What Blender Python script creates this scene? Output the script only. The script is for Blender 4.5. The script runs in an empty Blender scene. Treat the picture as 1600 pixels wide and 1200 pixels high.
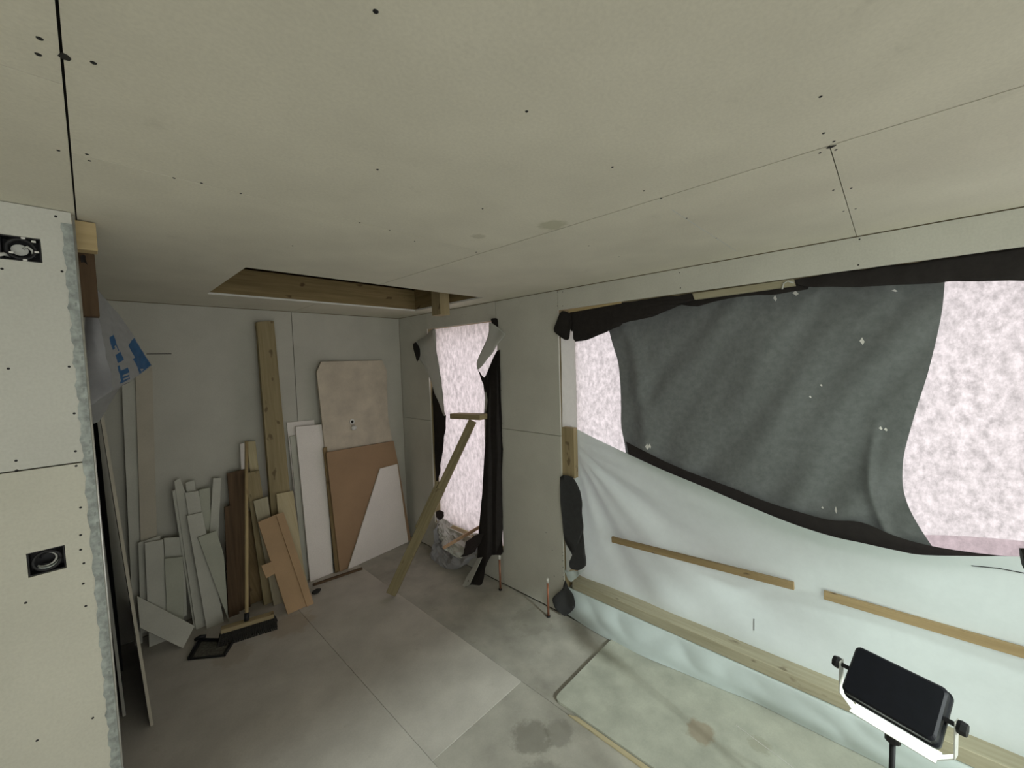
import bpy, bmesh, math, random
from mathutils import Vector, Matrix, noise
random.seed(7)
scene = bpy.context.scene
COL = scene.collection

# ------------------------------------------------------------------ camera
FPX, CZ = 624.0, 1.78
R3 = Matrix(((0.6870, 0.0615, -0.7241), (-0.7261, 0.0174, -0.6874), (-0.0296, 0.9980, 0.0566)))
R3 = R3.to_quaternion().normalized().to_matrix()
CAM = Vector((0, 0, CZ))
cd = bpy.data.cameras.new('camera'); cam = bpy.data.objects.new('camera', cd); COL.objects.link(cam)
cam.matrix_world = Matrix.Translation(CAM) @ R3.to_4x4()
cd.sensor_width = 36.0; cd.lens = 36.0 * FPX / 1600.0; cd.clip_start = 0.02
scene.camera = cam

# ------------------------------------------------------------------ world: plain overcast sky
W = bpy.data.worlds.new('overcast'); scene.world = W; W.use_nodes = True
bg = W.node_tree.nodes['Background']
bg.inputs[0].default_value = (0.985, 1.0, 0.95, 1); bg.inputs[1].default_value = 1.95

vs = scene.view_settings
vs.view_transform = 'Standard'; vs.look = 'None'; vs.gamma = 1.0; vs.exposure = 0.0; vs.use_curve_mapping = False

# low hazy sun, added with the unseen wide doorway behind the viewer: its head draws the edge of light across the floor
sd = bpy.data.lights.new('added_sun', 'SUN'); added_sun = bpy.data.objects.new('added_sun', sd); COL.objects.link(added_sun)
SE, SA = math.radians(24.5), math.radians(15)
added_sun.rotation_euler = Vector((-math.sin(SA) * math.cos(SE), -math.cos(SA) * math.cos(SE), math.sin(SE))).to_track_quat('Z', 'Y').to_euler()
added_sun.location = (-1, -6, 4); sd.energy = 2.25; sd.angle = math.radians(3.5); sd.color = (0.90, 1.0, 0.97)
LAMP_A_POWER, LAMP_B_POWER = 0.6, 2.7
LAMP_COL = (0.78, 1.0, 0.90)

# ------------------------------------------------------------------ room dimensions (metres)
H, XW, YB, YP = 2.246, 2.176, 3.614, 1.72
XL, YN = -1.7, -2.3           # left wall, wall behind the viewer
BT = 0.0125                   # plasterboard thickness

# measuring helpers: where the sight line of a measured point meets a known plane of the room
def ray(x, y): return R3 @ Vector(((x - 800) / FPX, -(y - 600) / FPX, -1.0))
def onz(x, y, z=0.0): d = ray(x, y); return CAM + d * ((z - CZ) / d.z)
def onx(x, y, X=XW): d = ray(x, y); return CAM + d * (X / d.x)
def ony(x, y, Y=YB): d = ray(x, y); return CAM + d * (Y / d.y)
def onp(x, y, p, n): d = ray(x, y); return CAM + d * ((p - CAM).dot(n) / d.dot(n))

# ------------------------------------------------------------------ materials
MATS = {}
def mat(name):
    m = bpy.data.materials.new(name); m.use_nodes = True; MATS[name] = m
    nt = m.node_tree; nt.nodes.clear()
    return m, nt
def N(nt, t, **kw):
    n = nt.nodes.new(t)
    for k, v in kw.items():
        if k in n.inputs: n.inputs[k].default_value = v
        else: setattr(n, k, v)
    return n
def rgba(c): return (c[0], c[1], c[2], 1)
def lin(*c):  # 0..255 sRGB to linear
    return tuple(((v / 255 + 0.055) / 1.055) ** 2.4 if v > 10 else v / 255 / 12.92 for v in c)
def mixcol(nt, fac, a, b, blend='MIX'):
    n = nt.nodes.new('ShaderNodeMix'); n.data_type = 'RGBA'; n.blend_type = blend
    for sock, v in ((n.inputs[0], fac), (n.inputs[6], a), (n.inputs[7], b)):
        if hasattr(v, 'links'): nt.links.new(v, sock)
        else: sock.default_value = v if not isinstance(v, tuple) else rgba(v)
    return n.outputs[2]
def ramp(nt, src, p0, p1, c0=(0, 0, 0), c1=(1, 1, 1)):
    n = nt.nodes.new('ShaderNodeValToRGB'); e = n.color_ramp.elements
    e[0].position = p0; e[1].position = p1; e[0].color = rgba(c0); e[1].color = rgba(c1)
    nt.links.new(src, n.inputs[0]); return n.outputs[0]
def tex(nt, scale, detail=4, rough=0.55, vec=None, stretch=None, coord='Object'):
    tc = N(nt, 'ShaderNodeTexCoord'); v = vec or tc.outputs[coord]
    if stretch:
        mp = N(nt, 'ShaderNodeMapping'); mp.inputs['Scale'].default_value = stretch
        nt.links.new(v, mp.inputs['Vector']); v = mp.outputs[0]
    n = N(nt, 'ShaderNodeTexNoise'); n.inputs['Scale'].default_value = scale
    n.inputs['Detail'].default_value = detail; n.inputs['Roughness'].default_value = rough
    nt.links.new(v, n.inputs['Vector']); return n.outputs['Fac']
def finish(nt, col, rough=0.8, bump=None, bstr=0.2, bdist=0.002, metal=0.0, trans=None, spec=0.3):
    p = N(nt, 'ShaderNodeBsdfPrincipled'); o = N(nt, 'ShaderNodeOutputMaterial')
    if hasattr(col, 'links'): nt.links.new(col, p.inputs['Base Color'])
    else: p.inputs['Base Color'].default_value = rgba(col)
    if hasattr(rough, 'links'): nt.links.new(rough, p.inputs['Roughness'])
    else: p.inputs['Roughness'].default_value = rough
    p.inputs['Metallic'].default_value = metal
    p.inputs['Specular IOR Level'].default_value = spec
    if bump is not None:
        b = N(nt, 'ShaderNodeBump'); b.inputs['Strength'].default_value = bstr; b.inputs['Distance'].default_value = bdist
        nt.links.new(bump, b.inputs['Height']); nt.links.new(b.outputs[0], p.inputs['Normal'])
    if trans is not None:
        t = N(nt, 'ShaderNodeBsdfTranslucent'); amt, tcol = trans
        if hasattr(tcol, 'links'): nt.links.new(tcol, t.inputs[0])
        else: t.inputs[0].default_value = rgba(tcol)
        mx = N(nt, 'ShaderNodeMixShader'); mx.inputs[0].default_value = amt
        nt.links.new(p.outputs[0], mx.inputs[1]); nt.links.new(t.outputs[0], mx.inputs[2])
        nt.links.new(mx.outputs[0], o.inputs[0])
    else: nt.links.new(p.outputs[0], o.inputs[0])
    return p

def board_mat(name, col, var=0.10, speck=0.0, rough=0.85, spotcol=None, bstr=0.15, scale=3.0, stains=()):
    m, nt = mat(name)
    a = tex(nt, scale, 5); f = tex(nt, 140, 2)
    d = tuple(c * (1 - var * 1.6) for c in col); b = tuple(min(1, c * (1 + var)) for c in col)
    c = mixcol(nt, ramp(nt, a, 0.3, 0.7), d, b)
    c = mixcol(nt, ramp(nt, f, 0.35, 0.75), c, mixcol(nt, 0.10, c, (0.15, 0.14, 0.12)))
    if speck:
        s = tex(nt, 9, 6, 0.7)
        c = mixcol(nt, ramp(nt, s, 0.60, 0.72), c, mixcol(nt, speck, c, spotcol or (0.2, 0.18, 0.13)))
    for (sx, sy, r, colr, amt) in stains:      # spills and smears where they lie
        tc = N(nt, 'ShaderNodeNewGeometry')
        dist = N(nt, 'ShaderNodeVectorMath', operation='DISTANCE')
        sep = N(nt, 'ShaderNodeVectorMath', operation='MULTIPLY'); sep.inputs[1].default_value = (1, 1, 0)
        nt.links.new(tc.outputs['Position'], sep.inputs[0]); nt.links.new(sep.outputs[0], dist.inputs[0])
        dist.inputs[1].default_value = (sx, sy, 0)
        nz = tex(nt, 14 if r > 0.05 else 60, 5, 0.65, vec=tc.outputs['Position'])
        ad = N(nt, 'ShaderNodeMath', operation='MULTIPLY_ADD'); ad.inputs[1].default_value = r * 1.5; 
        nt.links.new(nz, ad.inputs[0]); nt.links.new(dist.outputs['Value'], ad.inputs[2])
        msk = ramp(nt, ad.outputs[0], min(.98, r * 1.45), min(.99, r * 1.75), (1, 1, 1), (0, 0, 0))
        c = mixcol(nt, msk, c, mixcol(nt, amt, c, colr))
    finish(nt, c, rough, f, bstr, 0.001)
    return m
def wood_mat(name, c0, c1, knots=0.6, rough=0.75, gs=1.0):
    m, nt = mat(name)
    uv = N(nt, 'ShaderNodeTexCoord').outputs['UV']
    oi = N(nt, 'ShaderNodeObjectInfo'); mul = N(nt, 'ShaderNodeVectorMath', operation='SCALE'); 
    cx = N(nt, 'ShaderNodeCombineXYZ')
    for i in range(3): nt.links.new(oi.outputs['Random'], cx.inputs[i])
    nt.links.new(cx.outputs[0], mul.inputs[0]); mul.inputs['Scale'].default_value = 37.0
    ad = N(nt, 'ShaderNodeVectorMath', operation='ADD'); nt.links.new(uv, ad.inputs[0]); nt.links.new(mul.outputs[0], ad.inputs[1])
    v = ad.outputs[0]
    g = tex(nt, 1.0, 6, 0.6, vec=v, stretch=(3 * gs, 60 * gs, 1))
    g2 = tex(nt, 1.0, 3, 0.5, vec=v, stretch=(1.5, 12, 1))
    k = tex(nt, 1.0, 2, 0.4, vec=v, stretch=(9, 16, 1))
    c = mixcol(nt, ramp(nt, g, 0.3, 0.72), c0, c1)
    c = mixcol(nt, ramp(nt, g2, 0.35, 0.75), c, mixcol(nt, 0.35, c, tuple(x * 0.55 for x in c0)))
    c = mixcol(nt, ramp(nt, k, 0.68, 0.73), c, mixcol(nt, knots, c, (0.07, 0.04, 0.02)))
    finish(nt, c, rough, g, 0.25, 0.0015)
    return m
def plain(name, col, rough=0.6, metal=0.0, bump=0.0, scale=40, var=0.12, spec=0.3):
    m, nt = mat(name); a = tex(nt, scale, 4)
    c = mixcol(nt, ramp(nt, a, 0.3, 0.7), tuple(x * (1 - var) for x in col), tuple(min(1, x * (1 + var)) for x in col))
    finish(nt, c, rough, a if bump else None, bump, 0.002, metal, spec=spec); return m
def cloth(name, col, tcol, amt, scale, stretch=(1, 1, 1), contrast=0.3, rough=0.7, p=(0.35, 0.68), bstr=0.15):
    m, nt = mat(name)
    a = tex(nt, scale, 8, 0.72, stretch=stretch); b = tex(nt, scale * 0.12, 3)
    f = ramp(nt, a, *p)
    c = mixcol(nt, f, tuple(x * (1 - contrast * .5) for x in col), col)
    t = mixcol(nt, f, tuple(x * (1 - contrast) for x in tcol), tcol)
    t = mixcol(nt, ramp(nt, b, 0.3, 0.7), mixcol(nt, .12, t, (0, 0, 0)), t)
    finish(nt, c, rough, a, bstr, 0.001, trans=(amt, t), spec=0.25); return m

PB = (0.62, 0.61, 0.545)
board_mat('ceiling_board', (0.68, 0.65, 0.545), 0.05, 0.10, stains=((1.13, 0.86, 0.055, (0.33, 0.33, 0.20), 0.5), (1.02, 1.12, 0.03, (0.33, 0.31, 0.22), 0.4)))
board_mat('wall_board', PB, 0.05, 0.05)
board_mat('partition_board', (0.60, 0.60, 0.55), 0.03, 0.04)
board_mat('partition_board_lower', (0.61, 0.60, 0.52), 0.04, 0.05)
board_mat('board_core', (0.78, 0.77, 0.72), 0.04)
board_mat('back_board', (0.52, 0.51, 0.45), 0.06, 0.08)
board_mat('offcut_board', (0.56, 0.555, 0.49), 0.08, 0.10)
board_mat('offcut_green', (0.46, 0.47, 0.39), 0.08, 0.10)
board_mat('offcut_tan', (0.50, 0.46, 0.375), 0.08, 0.08)
board_mat('white_panel', (0.86, 0.81, 0.77), 0.03, 0.03, 0.6)
board_mat('brown_board', (0.36, 0.235, 0.14), 0.08, 0.10)
board_mat('sand_board', (0.58, 0.51, 0.41), 0.12, 0.18, scale=6)
board_mat('cardboard_brown', (0.46, 0.31, 0.18), 0.08, 0.2)
board_mat('floor_base', (0.25, 0.24, 0.21), 0.2, 0.3)
FS = ((1.33, 1.21, 0.10, (0.17, 0.16, 0.13), 0.55), (1.44, 1.12, 0.08, (0.17, 0.16, 0.13), 0.45), (1.22, 1.05, 0.10, (0.17, 0.16, 0.13), 0.4), (1.98, 1.75, 0.16, (0.22, 0.21, 0.17), 0.3), (0.85, 3.0, 0.16, (0.40, 0.31, 0.20), 0.4), (0.5, 2.95, 0.12, (0.36, 0.29, 0.2), 0.3))
board_mat('floor_board', (0.58, 0.55, 0.495), 0.09, 0.16, stains=FS, bstr=0.3, scale=4)
board_mat('floor_board_dark', (0.45, 0.43, 0.375), 0.14, 0.3, stains=FS, bstr=0.4, scale=5)
board_mat('floor_sheet', (0.50, 0.51, 0.43), 0.12, 0.2, stains=((1.87, 0.62, 0.07, (0.30, 0.22, 0.14), 0.6), (1.98, 0.40, 0.05, (0.3, 0.28, 0.2), 0.4)), bstr=0.4, scale=7)
wood_mat('timber', (0.33, 0.26, 0.14), (0.47, 0.38, 0.23))
wood_mat('timber_olive', (0.26, 0.21, 0.11), (0.38, 0.31, 0.18), 0.6)
wood_mat('timber_prop', (0.21, 0.17, 0.09), (0.31, 0.26, 0.15), 0.5)
wood_mat('timber_hatch', (0.20, 0.145, 0.065), (0.31, 0.235, 0.115), 0.75)
wood_mat('timber_fresh', (0.46, 0.35, 0.18), (0.58, 0.45, 0.25), 0.4)
wood_mat('timber_dark', (0.20, 0.14, 0.065), (0.30, 0.215, 0.11), 0.6)
wood_mat('timber_grey', (0.36, 0.325, 0.22), (0.48, 0.44, 0.32), 0.5)
wood_mat('batten_wood', (0.31, 0.22, 0.11), (0.43, 0.32, 0.17), 0.95)
wood_mat('batten_pink', (0.60, 0.38, 0.24), (0.74, 0.52, 0.36), 0.4)
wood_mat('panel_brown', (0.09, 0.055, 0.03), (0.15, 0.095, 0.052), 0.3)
wood_mat('ply_pale', (0.50, 0.42, 0.25), (0.62, 0.54, 0.36), 0.5)
plain('dark_sheet', (0.022, 0.022, 0.022), 0.8)  # black paints the shade of the store nook onto its sheets
plain('dark_gap', (0.03, 0.028, 0.025), 0.9)
plain('black_paint', (0.008, 0.009, 0.014), 0.45, spec=0.25)
plain('black_plastic', (0.016, 0.016, 0.018), 0.5)
plain('screw_black', (0.01, 0.01, 0.011), 0.5)
plain('bead_steel', (0.33, 0.36, 0.345), 0.6, 0.2, 0.3, 45, 0.35)
plain('pan_dust', (0.13, 0.125, 0.105), 0.9, 0, 0.3, 60, 0.45)
plain('bead_slot', (0.27, 0.295, 0.28), 0.6, 0.2)
plain('steel', (0.55, 0.55, 0.53), 0.4, 0.8)
plain('yoke_paint', (0.62, 0.62, 0.58), 0.5)
plain('copper', (0.42, 0.19, 0.12), 0.42, 0.7)
plain('white_plastic', (0.78, 0.77, 0.74), 0.4)
plain('bristle', (0.03, 0.028, 0.025), 0.9, 0, 0.6, 200, 0.5)
plain('cable_grey', (0.55, 0.56, 0.53), 0.5)
plain('rubber', (0.02, 0.02, 0.02), 0.7)
plain('bag_blue', (0.02, 0.075, 0.17), 0.4)
cloth('membrane', (0.80, 0.78, 0.77), (0.66, 0.585, 0.63), 0.80, 32, (1, 1, 0.7), 0.46, p=(0.36, 0.62))
cloth('membrane_fine', (0.80, 0.78, 0.77), (0.68, 0.585, 0.63), 0.80, 30, (1, 1, 0.5), 0.48, p=(0.36, 0.62))
cloth('plastic_white', (0.75, 0.84, 0.83), (0.76, 0.82, 0.82), 0.24, 16, (1, 1, 1), 0.08, 0.42, bstr=0.08)
cloth('dark_membrane', (0.25, 0.28, 0.27), (0.10, 0.105, 0.105), 0.35, 30, (1, 1, 1), 0.45)
cloth('black_membrane', (0.055, 0.048, 0.046), (0.030, 0.021, 0.021), 0.45, 30, (1, 1, 1), 0.4)
cloth('charcoal_membrane', (0.075, 0.077, 0.080), (0.02, 0.02, 0.02), 0.2, 30, (1, 1, 1), 0.4)
cloth('pink_band', (0.8, 0.74, 0.75), (0.96, 0.86, 0.89), 0.95, 32, (1, 1, 0.7), 0.35)
cloth('flap_white', (0.76, 0.77, 0.72), (0.6, 0.58, 0.55), 0.3, 20, (1, 1, 1), 0.15)
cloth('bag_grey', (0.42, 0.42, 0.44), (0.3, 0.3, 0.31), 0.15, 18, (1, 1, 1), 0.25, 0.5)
cloth('bag_shade', (0.30, 0.30, 0.30), (0.2, 0.2, 0.21), 0.15, 18, (1, 1, 1), 0.25, 0.5)  # darker copy of the sack grey, shade painted in for its unlit sides
m_, nt_ = mat('lamp_glass')
e_ = N(nt_, 'ShaderNodeEmission'); e_.inputs[0].default_value = (1, 1, 0.94, 1); e_.inputs[1].default_value = 6
nt_.links.new(e_.outputs[0], N(nt_, 'ShaderNodeOutputMaterial').inputs[0])

# ------------------------------------------------------------------ mesh helpers
def tag(o, label=None, cat=None, group=None, kind=None):
    if label: o['label'] = label
    if cat: o['category'] = cat
    if group: o['group'] = group
    if kind: o['kind'] = kind
    return o
def wpos(o):
    p = Vector((0, 0, 0))
    while o: p += o.location; o = o.parent
    return p
def empty(name, loc, label=None, cat=None, group=None, parent=None, kind=None):
    o = bpy.data.objects.new(name, None); COL.objects.link(o); o.empty_display_size = 0.05
    loc = Vector(loc)
    if parent: o.parent = parent; o.location = loc - wpos(parent)
    else: o.location = loc
    return tag(o, label, cat, group, kind)
def obj(name, bm, m, parent=None, smooth=False, origin=None, L=None):
    """links a bmesh (world coordinates) as one mesh object with its origin at its base; L = grain direction"""
    vs_ = [v.co for v in bm.verts]
    lo = Vector([min(v[i] for v in vs_) for i in range(3)]); hi = Vector([max(v[i] for v in vs_) for i in range(3)])
    o0 = Vector(origin) if origin is not None else Vector(((lo.x + hi.x) / 2, (lo.y + hi.y) / 2, lo.z))
    if L is None:
        ext = hi - lo; k = max(range(3), key=lambda i: ext[i]); L = Vector((0, 0, 0)); L[k] = 1
    L = Vector(L).normalized()
    bmesh.ops.recalc_face_normals(bm, faces=bm.faces) if not bm.faces.layers.int.get('keep') else None
    uv = bm.loops.layers.uv.verify(); bm.normal_update()
    for f in bm.faces:
        n = f.normal; w = n.cross(L)
        if w.length < 0.3: w = n.orthogonal()
        w.normalize()
        for lp in f.loops: lp[uv].uv = (lp.vert.co.dot(L) , lp.vert.co.dot(w))
        f.smooth = smooth
    for v in bm.verts: v.co -= o0
    me = bpy.data.meshes.new(name); bm.to_mesh(me); bm.free()
    for mm in (m if isinstance(m, (list, tuple)) else [m]): me.materials.append(MATS[mm])
    o = bpy.data.objects.new(name, me); COL.objects.link(o)
    if parent: o.parent = parent; o.location = o0 - wpos(parent)
    else: o.location = o0
    return o
def prism(pts, vec, bm=None, bev=0.0):
    bm = bm or bmesh.new(); vec = Vector(vec)
    a = [bm.verts.new(Vector(p)) for p in pts]; b = [bm.verts.new(Vector(p) + vec) for p in pts]
    n = len(pts)
    fs = [bm.faces.new(a), bm.faces.new(b[::-1])] + [bm.faces.new((a[i], b[i], b[(i + 1) % n], a[(i + 1) % n])) for i in range(n)]
    if bev:
        es = {e for f in fs for e in f.edges}
        bmesh.ops.bevel(bm, geom=list(es), offset=bev, segments=1, affect='EDGES')
    return bm
def box(lo, hi, bm=None, bev=0.0):
    return prism([(lo[0], lo[1], lo[2]), (hi[0], lo[1], lo[2]), (hi[0], hi[1], lo[2]), (lo[0], hi[1], lo[2])], (0, 0, hi[2] - lo[2]), bm, bev)
def obox(c, ax, ay, az, bm=None, bev=0.0):
    c, ax, ay, az = map(Vector, (c, ax, ay, az))
    return prism([c - ax - ay - az, c + ax - ay - az, c + ax + ay - az, c - ax + ay - az], az * 2, bm, bev)
def tube(pts, r, n=10, bm=None, cap=True):
    bm = bm or bmesh.new(); pts = [Vector(p) for p in pts]; rings = []
    rr = r if isinstance(r, (list, tuple)) else [r] * len(pts)
    prev = None
    for i, p in enumerate(pts):
        d = (pts[min(i + 1, len(pts) - 1)] - pts[max(i - 1, 0)]).normalized()
        u = d.orthogonal().normalized() if prev is None else (prev - d * prev.dot(d)).normalized()
        prev = u; w = d.cross(u)
        rings.append([bm.verts.new(p + (u * math.cos(2 * math.pi * k / n) + w * math.sin(2 * math.pi * k / n)) * rr[i]) for k in range(n)])
    for a, b in zip(rings, rings[1:]):
        for k in range(n): bm.faces.new((a[k], a[(k + 1) % n], b[(k + 1) % n], b[k]))
    if cap: bm.faces.new(rings[0][::-1]); bm.faces.new(rings[-1])
    return bm
def plate(us, vs_, holes, P, vec, bm=None):
    """flat plate over a rectangle with rectangular holes; P(u, v) gives the front surface, vec the thickness"""
    bm = bm or bmesh.new(); vec = Vector(vec)
    U = sorted(set([us[0], us[1]] + [h for q in holes for h in q[:2] if us[0] < h < us[1]]))
    V = sorted(set([vs_[0], vs_[1]] + [h for q in holes for h in q[2:] if vs_[0] < h < vs_[1]]))
    def solid(i, j):
        if i < 0 or j < 0 or i >= len(U) - 1 or j >= len(V) - 1: return False
        u, v = (U[i] + U[i + 1]) / 2, (V[j] + V[j + 1]) / 2
        return not any(q[0] < u < q[1] and q[2] < v < q[3] for q in holes)
    F, B = {}, {}
    def vf(i, j):
        if (i, j) not in F: F[i, j] = bm.verts.new(Vector(P(U[i], V[j]))); B[i, j] = bm.verts.new(Vector(P(U[i], V[j])) + vec)
        return F[i, j], B[i, j]
    for i in range(len(U) - 1):
        for j in range(len(V) - 1):
            if not solid(i, j): continue
            q = [vf(i, j), vf(i + 1, j), vf(i + 1, j + 1), vf(i, j + 1)]
            bm.faces.new([a for a, b in q]); bm.faces.new([b for a, b in q][::-1])
            for (di, dj), (a, b) in {(0, -1): (0, 1), (1, 0): (1, 2), (0, 1): (2, 3), (-1, 0): (3, 0)}.items():
                if not solid(i + di, j + dj): bm.faces.new((q[a][0], q[a][1], q[b][1], q[b][0]))
    return bm
def cr(p, t):  # Catmull-Rom through a list of vectors, t in 0..1
    n = len(p) - 1; x = min(max(t, 0), 1) * n; i = min(int(x), n - 1); f = x - i
    a, b, c, d = p[max(i - 1, 0)], p[i], p[i + 1], p[min(i + 2, n)]
    return 0.5 * ((2 * b) + (c - a) * f + (2 * a - 5 * b + 4 * c - d) * f * f + (3 * b - a - 3 * c + d) * f ** 3)
def sheet(rows, nu, nv, disp=None, thick=0.0):
    """thin cloth through a grid of control points"""
    bm = bmesh.new(); g = []
    rows = [[Vector(p) for p in r] for r in rows]
    for j in range(nv + 1):
        t = j / nv; line = []
        for i in range(nu + 1):
            s = i / nu
            p = cr([cr(r, s) for r in rows], t)
            if disp: p = p + disp(p, s, t)
            line.append(bm.verts.new(p))
        g.append(line)
    for j in range(nv):
        for i in range(nu): bm.faces.new((g[j][i], g[j][i + 1], g[j + 1][i + 1], g[j + 1][i]))
    return bm
def wob(amp, sc, seed=0.0, axis=None):
    def d(p, s, t):
        q = p * sc + Vector((seed, seed * 1.7, seed * .3))
        v = noise.noise_vector(q) * amp
        return v if axis is None else Vector(axis) * v.x
    return d
def poly_sheet(pts3, res, disp=None, thick=0.0015):
    """cloth with a traced outline: a filled outline cut finely so that it can be wrinkled"""
    bm = bmesh.new(); v = [bm.verts.new(Vector(p)) for p in pts3]
    f = bm.faces.new(v)
    bmesh.ops.triangulate(bm, faces=[f])
    for _ in range(res):
        bmesh.ops.subdivide_edges(bm, edges=bm.edges[:], cuts=1, use_grid_fill=True)
        bmesh.ops.triangulate(bm, faces=bm.faces[:])
    if disp:
        for w in bm.verts: w.co += disp(w.co, 0, 0)
    return bm
def dup(o, loc, parent=None):
    c = o.copy(); COL.objects.link(c)
    if parent: c.parent = parent; c.location = Vector(loc) - wpos(parent)
    else: c.location = loc
    return c

# screws share two small meshes
def screw_mesh(r):
    bm = bmesh.new(); bmesh.ops.create_cone(bm, cap_ends=True, segments=8, radius1=r, radius2=r * .6, depth=0.0016)
    me = bpy.data.meshes.new('screw'); bm.to_mesh(me); bm.free(); me.materials.append(MATS['screw_black']); return me
SCREW = screw_mesh(0.0046); SCREW_S = screw_mesh(0.0036)
def screw(p, n, parent, me=None):
    o = bpy.data.objects.new('screw', me or SCREW); COL.objects.link(o)
    o.parent = parent; o.location = Vector(p) + Vector(n) * 0.0004 - wpos(parent)
    o.rotation_euler = Vector(n).to_track_quat('Z', 'Y').to_euler(); return o

# ================================================================== STRUCTURE
# ---- floor
floor = obj('floor', box((XL - .2, YN - .2, -0.16), (XW + .22, YB + .2, -0.012)), 'floor_base', origin=(0, 0, -0.16)); tag(floor, kind='structure')
FB = [(XL, -0.852, (.1, 1.3)), (-0.852, -0.252, (-.9, .3, 1.5)), (-0.252, 0.948, (-1.4, 1.0)), (0.948, 1.547, (-.938, .262, 1.462)), (1.547, XW, (-1.65, .75))]
for xa, xb, cuts in FB:
    ys = [YN] + list(cuts) + [YB]
    for a, b in zip(ys, ys[1:]):
        g = 0.0012
        dark = (xa == 1.547) or (xa == .948 and b <= 1.47)
        obj('floor_panel', box((xa + g, a + g, -0.012), (xb - g, b - g, 0.0 - (0.0015 if dark else 0))), 'floor_board_dark' if dark else 'floor_board', floor)

# ---- ceiling of plasterboard sheets with an open hatch
HX0, HX1, HY0, HY1 = 0.52, 1.992, 2.155, 3.04
DEP = 2.38                   # outer face of the right wall frame
ceiling = empty('ceiling', (0.3, 0.6, H), kind='structure')
def cpanel(x0, x1, y0, y1, name='ceiling_panel'):
    g = 0.0017
    hole = [(HX0, HX1, HY0, HY1)]
    return obj(name, plate((x0 + (.0025 if x0 == 1.182 else g), x1 - (.0025 if x1 == 1.182 else g)), (y0 + .0011, y1 - .0011), hole, lambda u, v: (u, v, H), (0, 0, BT)), 'ceiling_board', ceiling)
for y0, y1 in ((YN, -0.215), (-0.215, 0.975), (0.975, YP + .06)): cpanel(XL, 0.0, y0, y1)
cpanel(XL, 0.0, YP + .06, YB)
for y0, y1 in ((YN, -1.14), (-1.14, 1.262), (1.262, YB)): cpanel(0.0, 1.182, y0, y1)
for y0, y1 in ((YN, 0.109), (0.109, 2.3), (2.3, YB)): cpanel(1.182, XW, y0, y1)
for lo, hi in (((XL - .2, YN - .2, H + BT + .001), (XL - .13, YB + .2, H + .42)), ((DEP + .031, YN - .2, H - .05), (DEP + .06, YB + .2, H + .42)), ((XL - .13, YN - .2, H + BT), (DEP + .031, YN - .151, H + .42)), ((XL - .13, YB + .101, H - .05), (DEP + .031, YB + .2, H + .42))): obj('attic_light_stop', box(lo, hi), 'timber_dark', ceiling)  # boards added round the unseen attic to keep outside light out
for x_ in (0.0, 1.182): obj('joint_backing', box((x_ - .02, YN, H + BT + .0005), (x_ + .02, HY0 - .08, H + .12)), 'dark_gap', ceiling)  # dark backing added so that no light shows through the ceiling joints
for y_, xa, xb in ((-.215, XL, -.03), (.975, XL, -.03), (1.262, .03, 1.15), (.109, 1.22, XW), (-1.14, .03, 1.15)): obj('joint_backing', box((xa, y_ - .02, H + BT + .0005), (xb, y_ + .02, H + .12)), 'dark_gap', ceiling)
attic = obj('attic_light_lid', box((XL - .2, YN - .2, H + .421), (DEP + .06, YB + .25, H + .46)), 'timber_dark', ceiling)  # lid added over the attic to block the sky light
CS = [(587, 18), (823, 174), (1282, 151), (590, 265), (957, 261), (1006, 298), (62, 60), (60, 85), (146, 98), (91, 235), (136, 241), (140, 251), (272, 278), (315, 286), (376, 302), (562, 348), (609, 360), (754, 326), (920, 384), (1073, 341), (1119, 372), (1281, 239), (1306, 234), (1303, 221), (1287, 208), (1302, 297), (1330, 294), (1337, 326), (1318, 330), (457, 384), (648, 377), (744, 394), (1033, 310), (967, 401), (870, 458)]
for x, y in CS:
    p = onz(x, y, H)
    if p.x < XW - .03: screw(p, (0, 0, -1), ceiling, SCREW if y < 120 else SCREW_S)
# pencil line on the ceiling board
a, b = onz(1050, 328, H - .0006), onz(1150, 392, H - .0006); d = (b - a).cross(Vector((0, 0, 1))).normalized() * .0012
obj('pencil_line', prism([a - d, b - d, b + d, a + d], (0, 0, .0005)), 'cable_grey', ceiling)
# dark rim at the joints' crossing
for q in ((1299, 229), (101, 88)):
    p = onz(*q, H)
    obj('chipped_corner', poly_sheet([p + Vector((math.cos(k * .9) * .007 * (1 + .4 * math.sin(k * 3)), math.sin(k * .9) * .010, -.0006)) for k in range(7)], 0, None, 0), 'dark_gap', ceiling)
# timbers framing the hatch
hf = obj('hatch_joist', box((HX0 - .25, HY1 + .002, H + BT), (HX1 + .1, HY1 + .05, H + .178)), 'timber_hatch', ceiling)
obj('hatch_joist', box((HX1 + .004, HY0 - .3, H + BT), (HX1 + .052, HY1, H + .215)), 'timber_hatch', ceiling)
obj('hatch_joist', box((HX0 - .3, HY0 - .06, H + BT), (HX1, HY0 - .012, H + .215)), 'timber_dark', ceiling)
obj('hatch_joist', box((HX0 - .10, HY0 - .012, H + BT), (HX0 - .05, HY1, H + .215)), 'timber_dark', ceiling)
obj('hatch_joist', box((1.10, HY0 - .012, H + .23), (1.15, HY1 + .05, H + .40)), 'timber_dark', ceiling)
# cut paper-faced white edges of the hatch
g = .0008
obj('hatch_edge', box((HX0, HY1 - g, H + g), (HX1, HY1, H + BT)), 'board_core', ceiling)
obj('hatch_edge', box((HX1 - g, HY0, H + g), (HX1, HY1 - g, H + BT)), 'board_core', ceiling)

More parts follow.
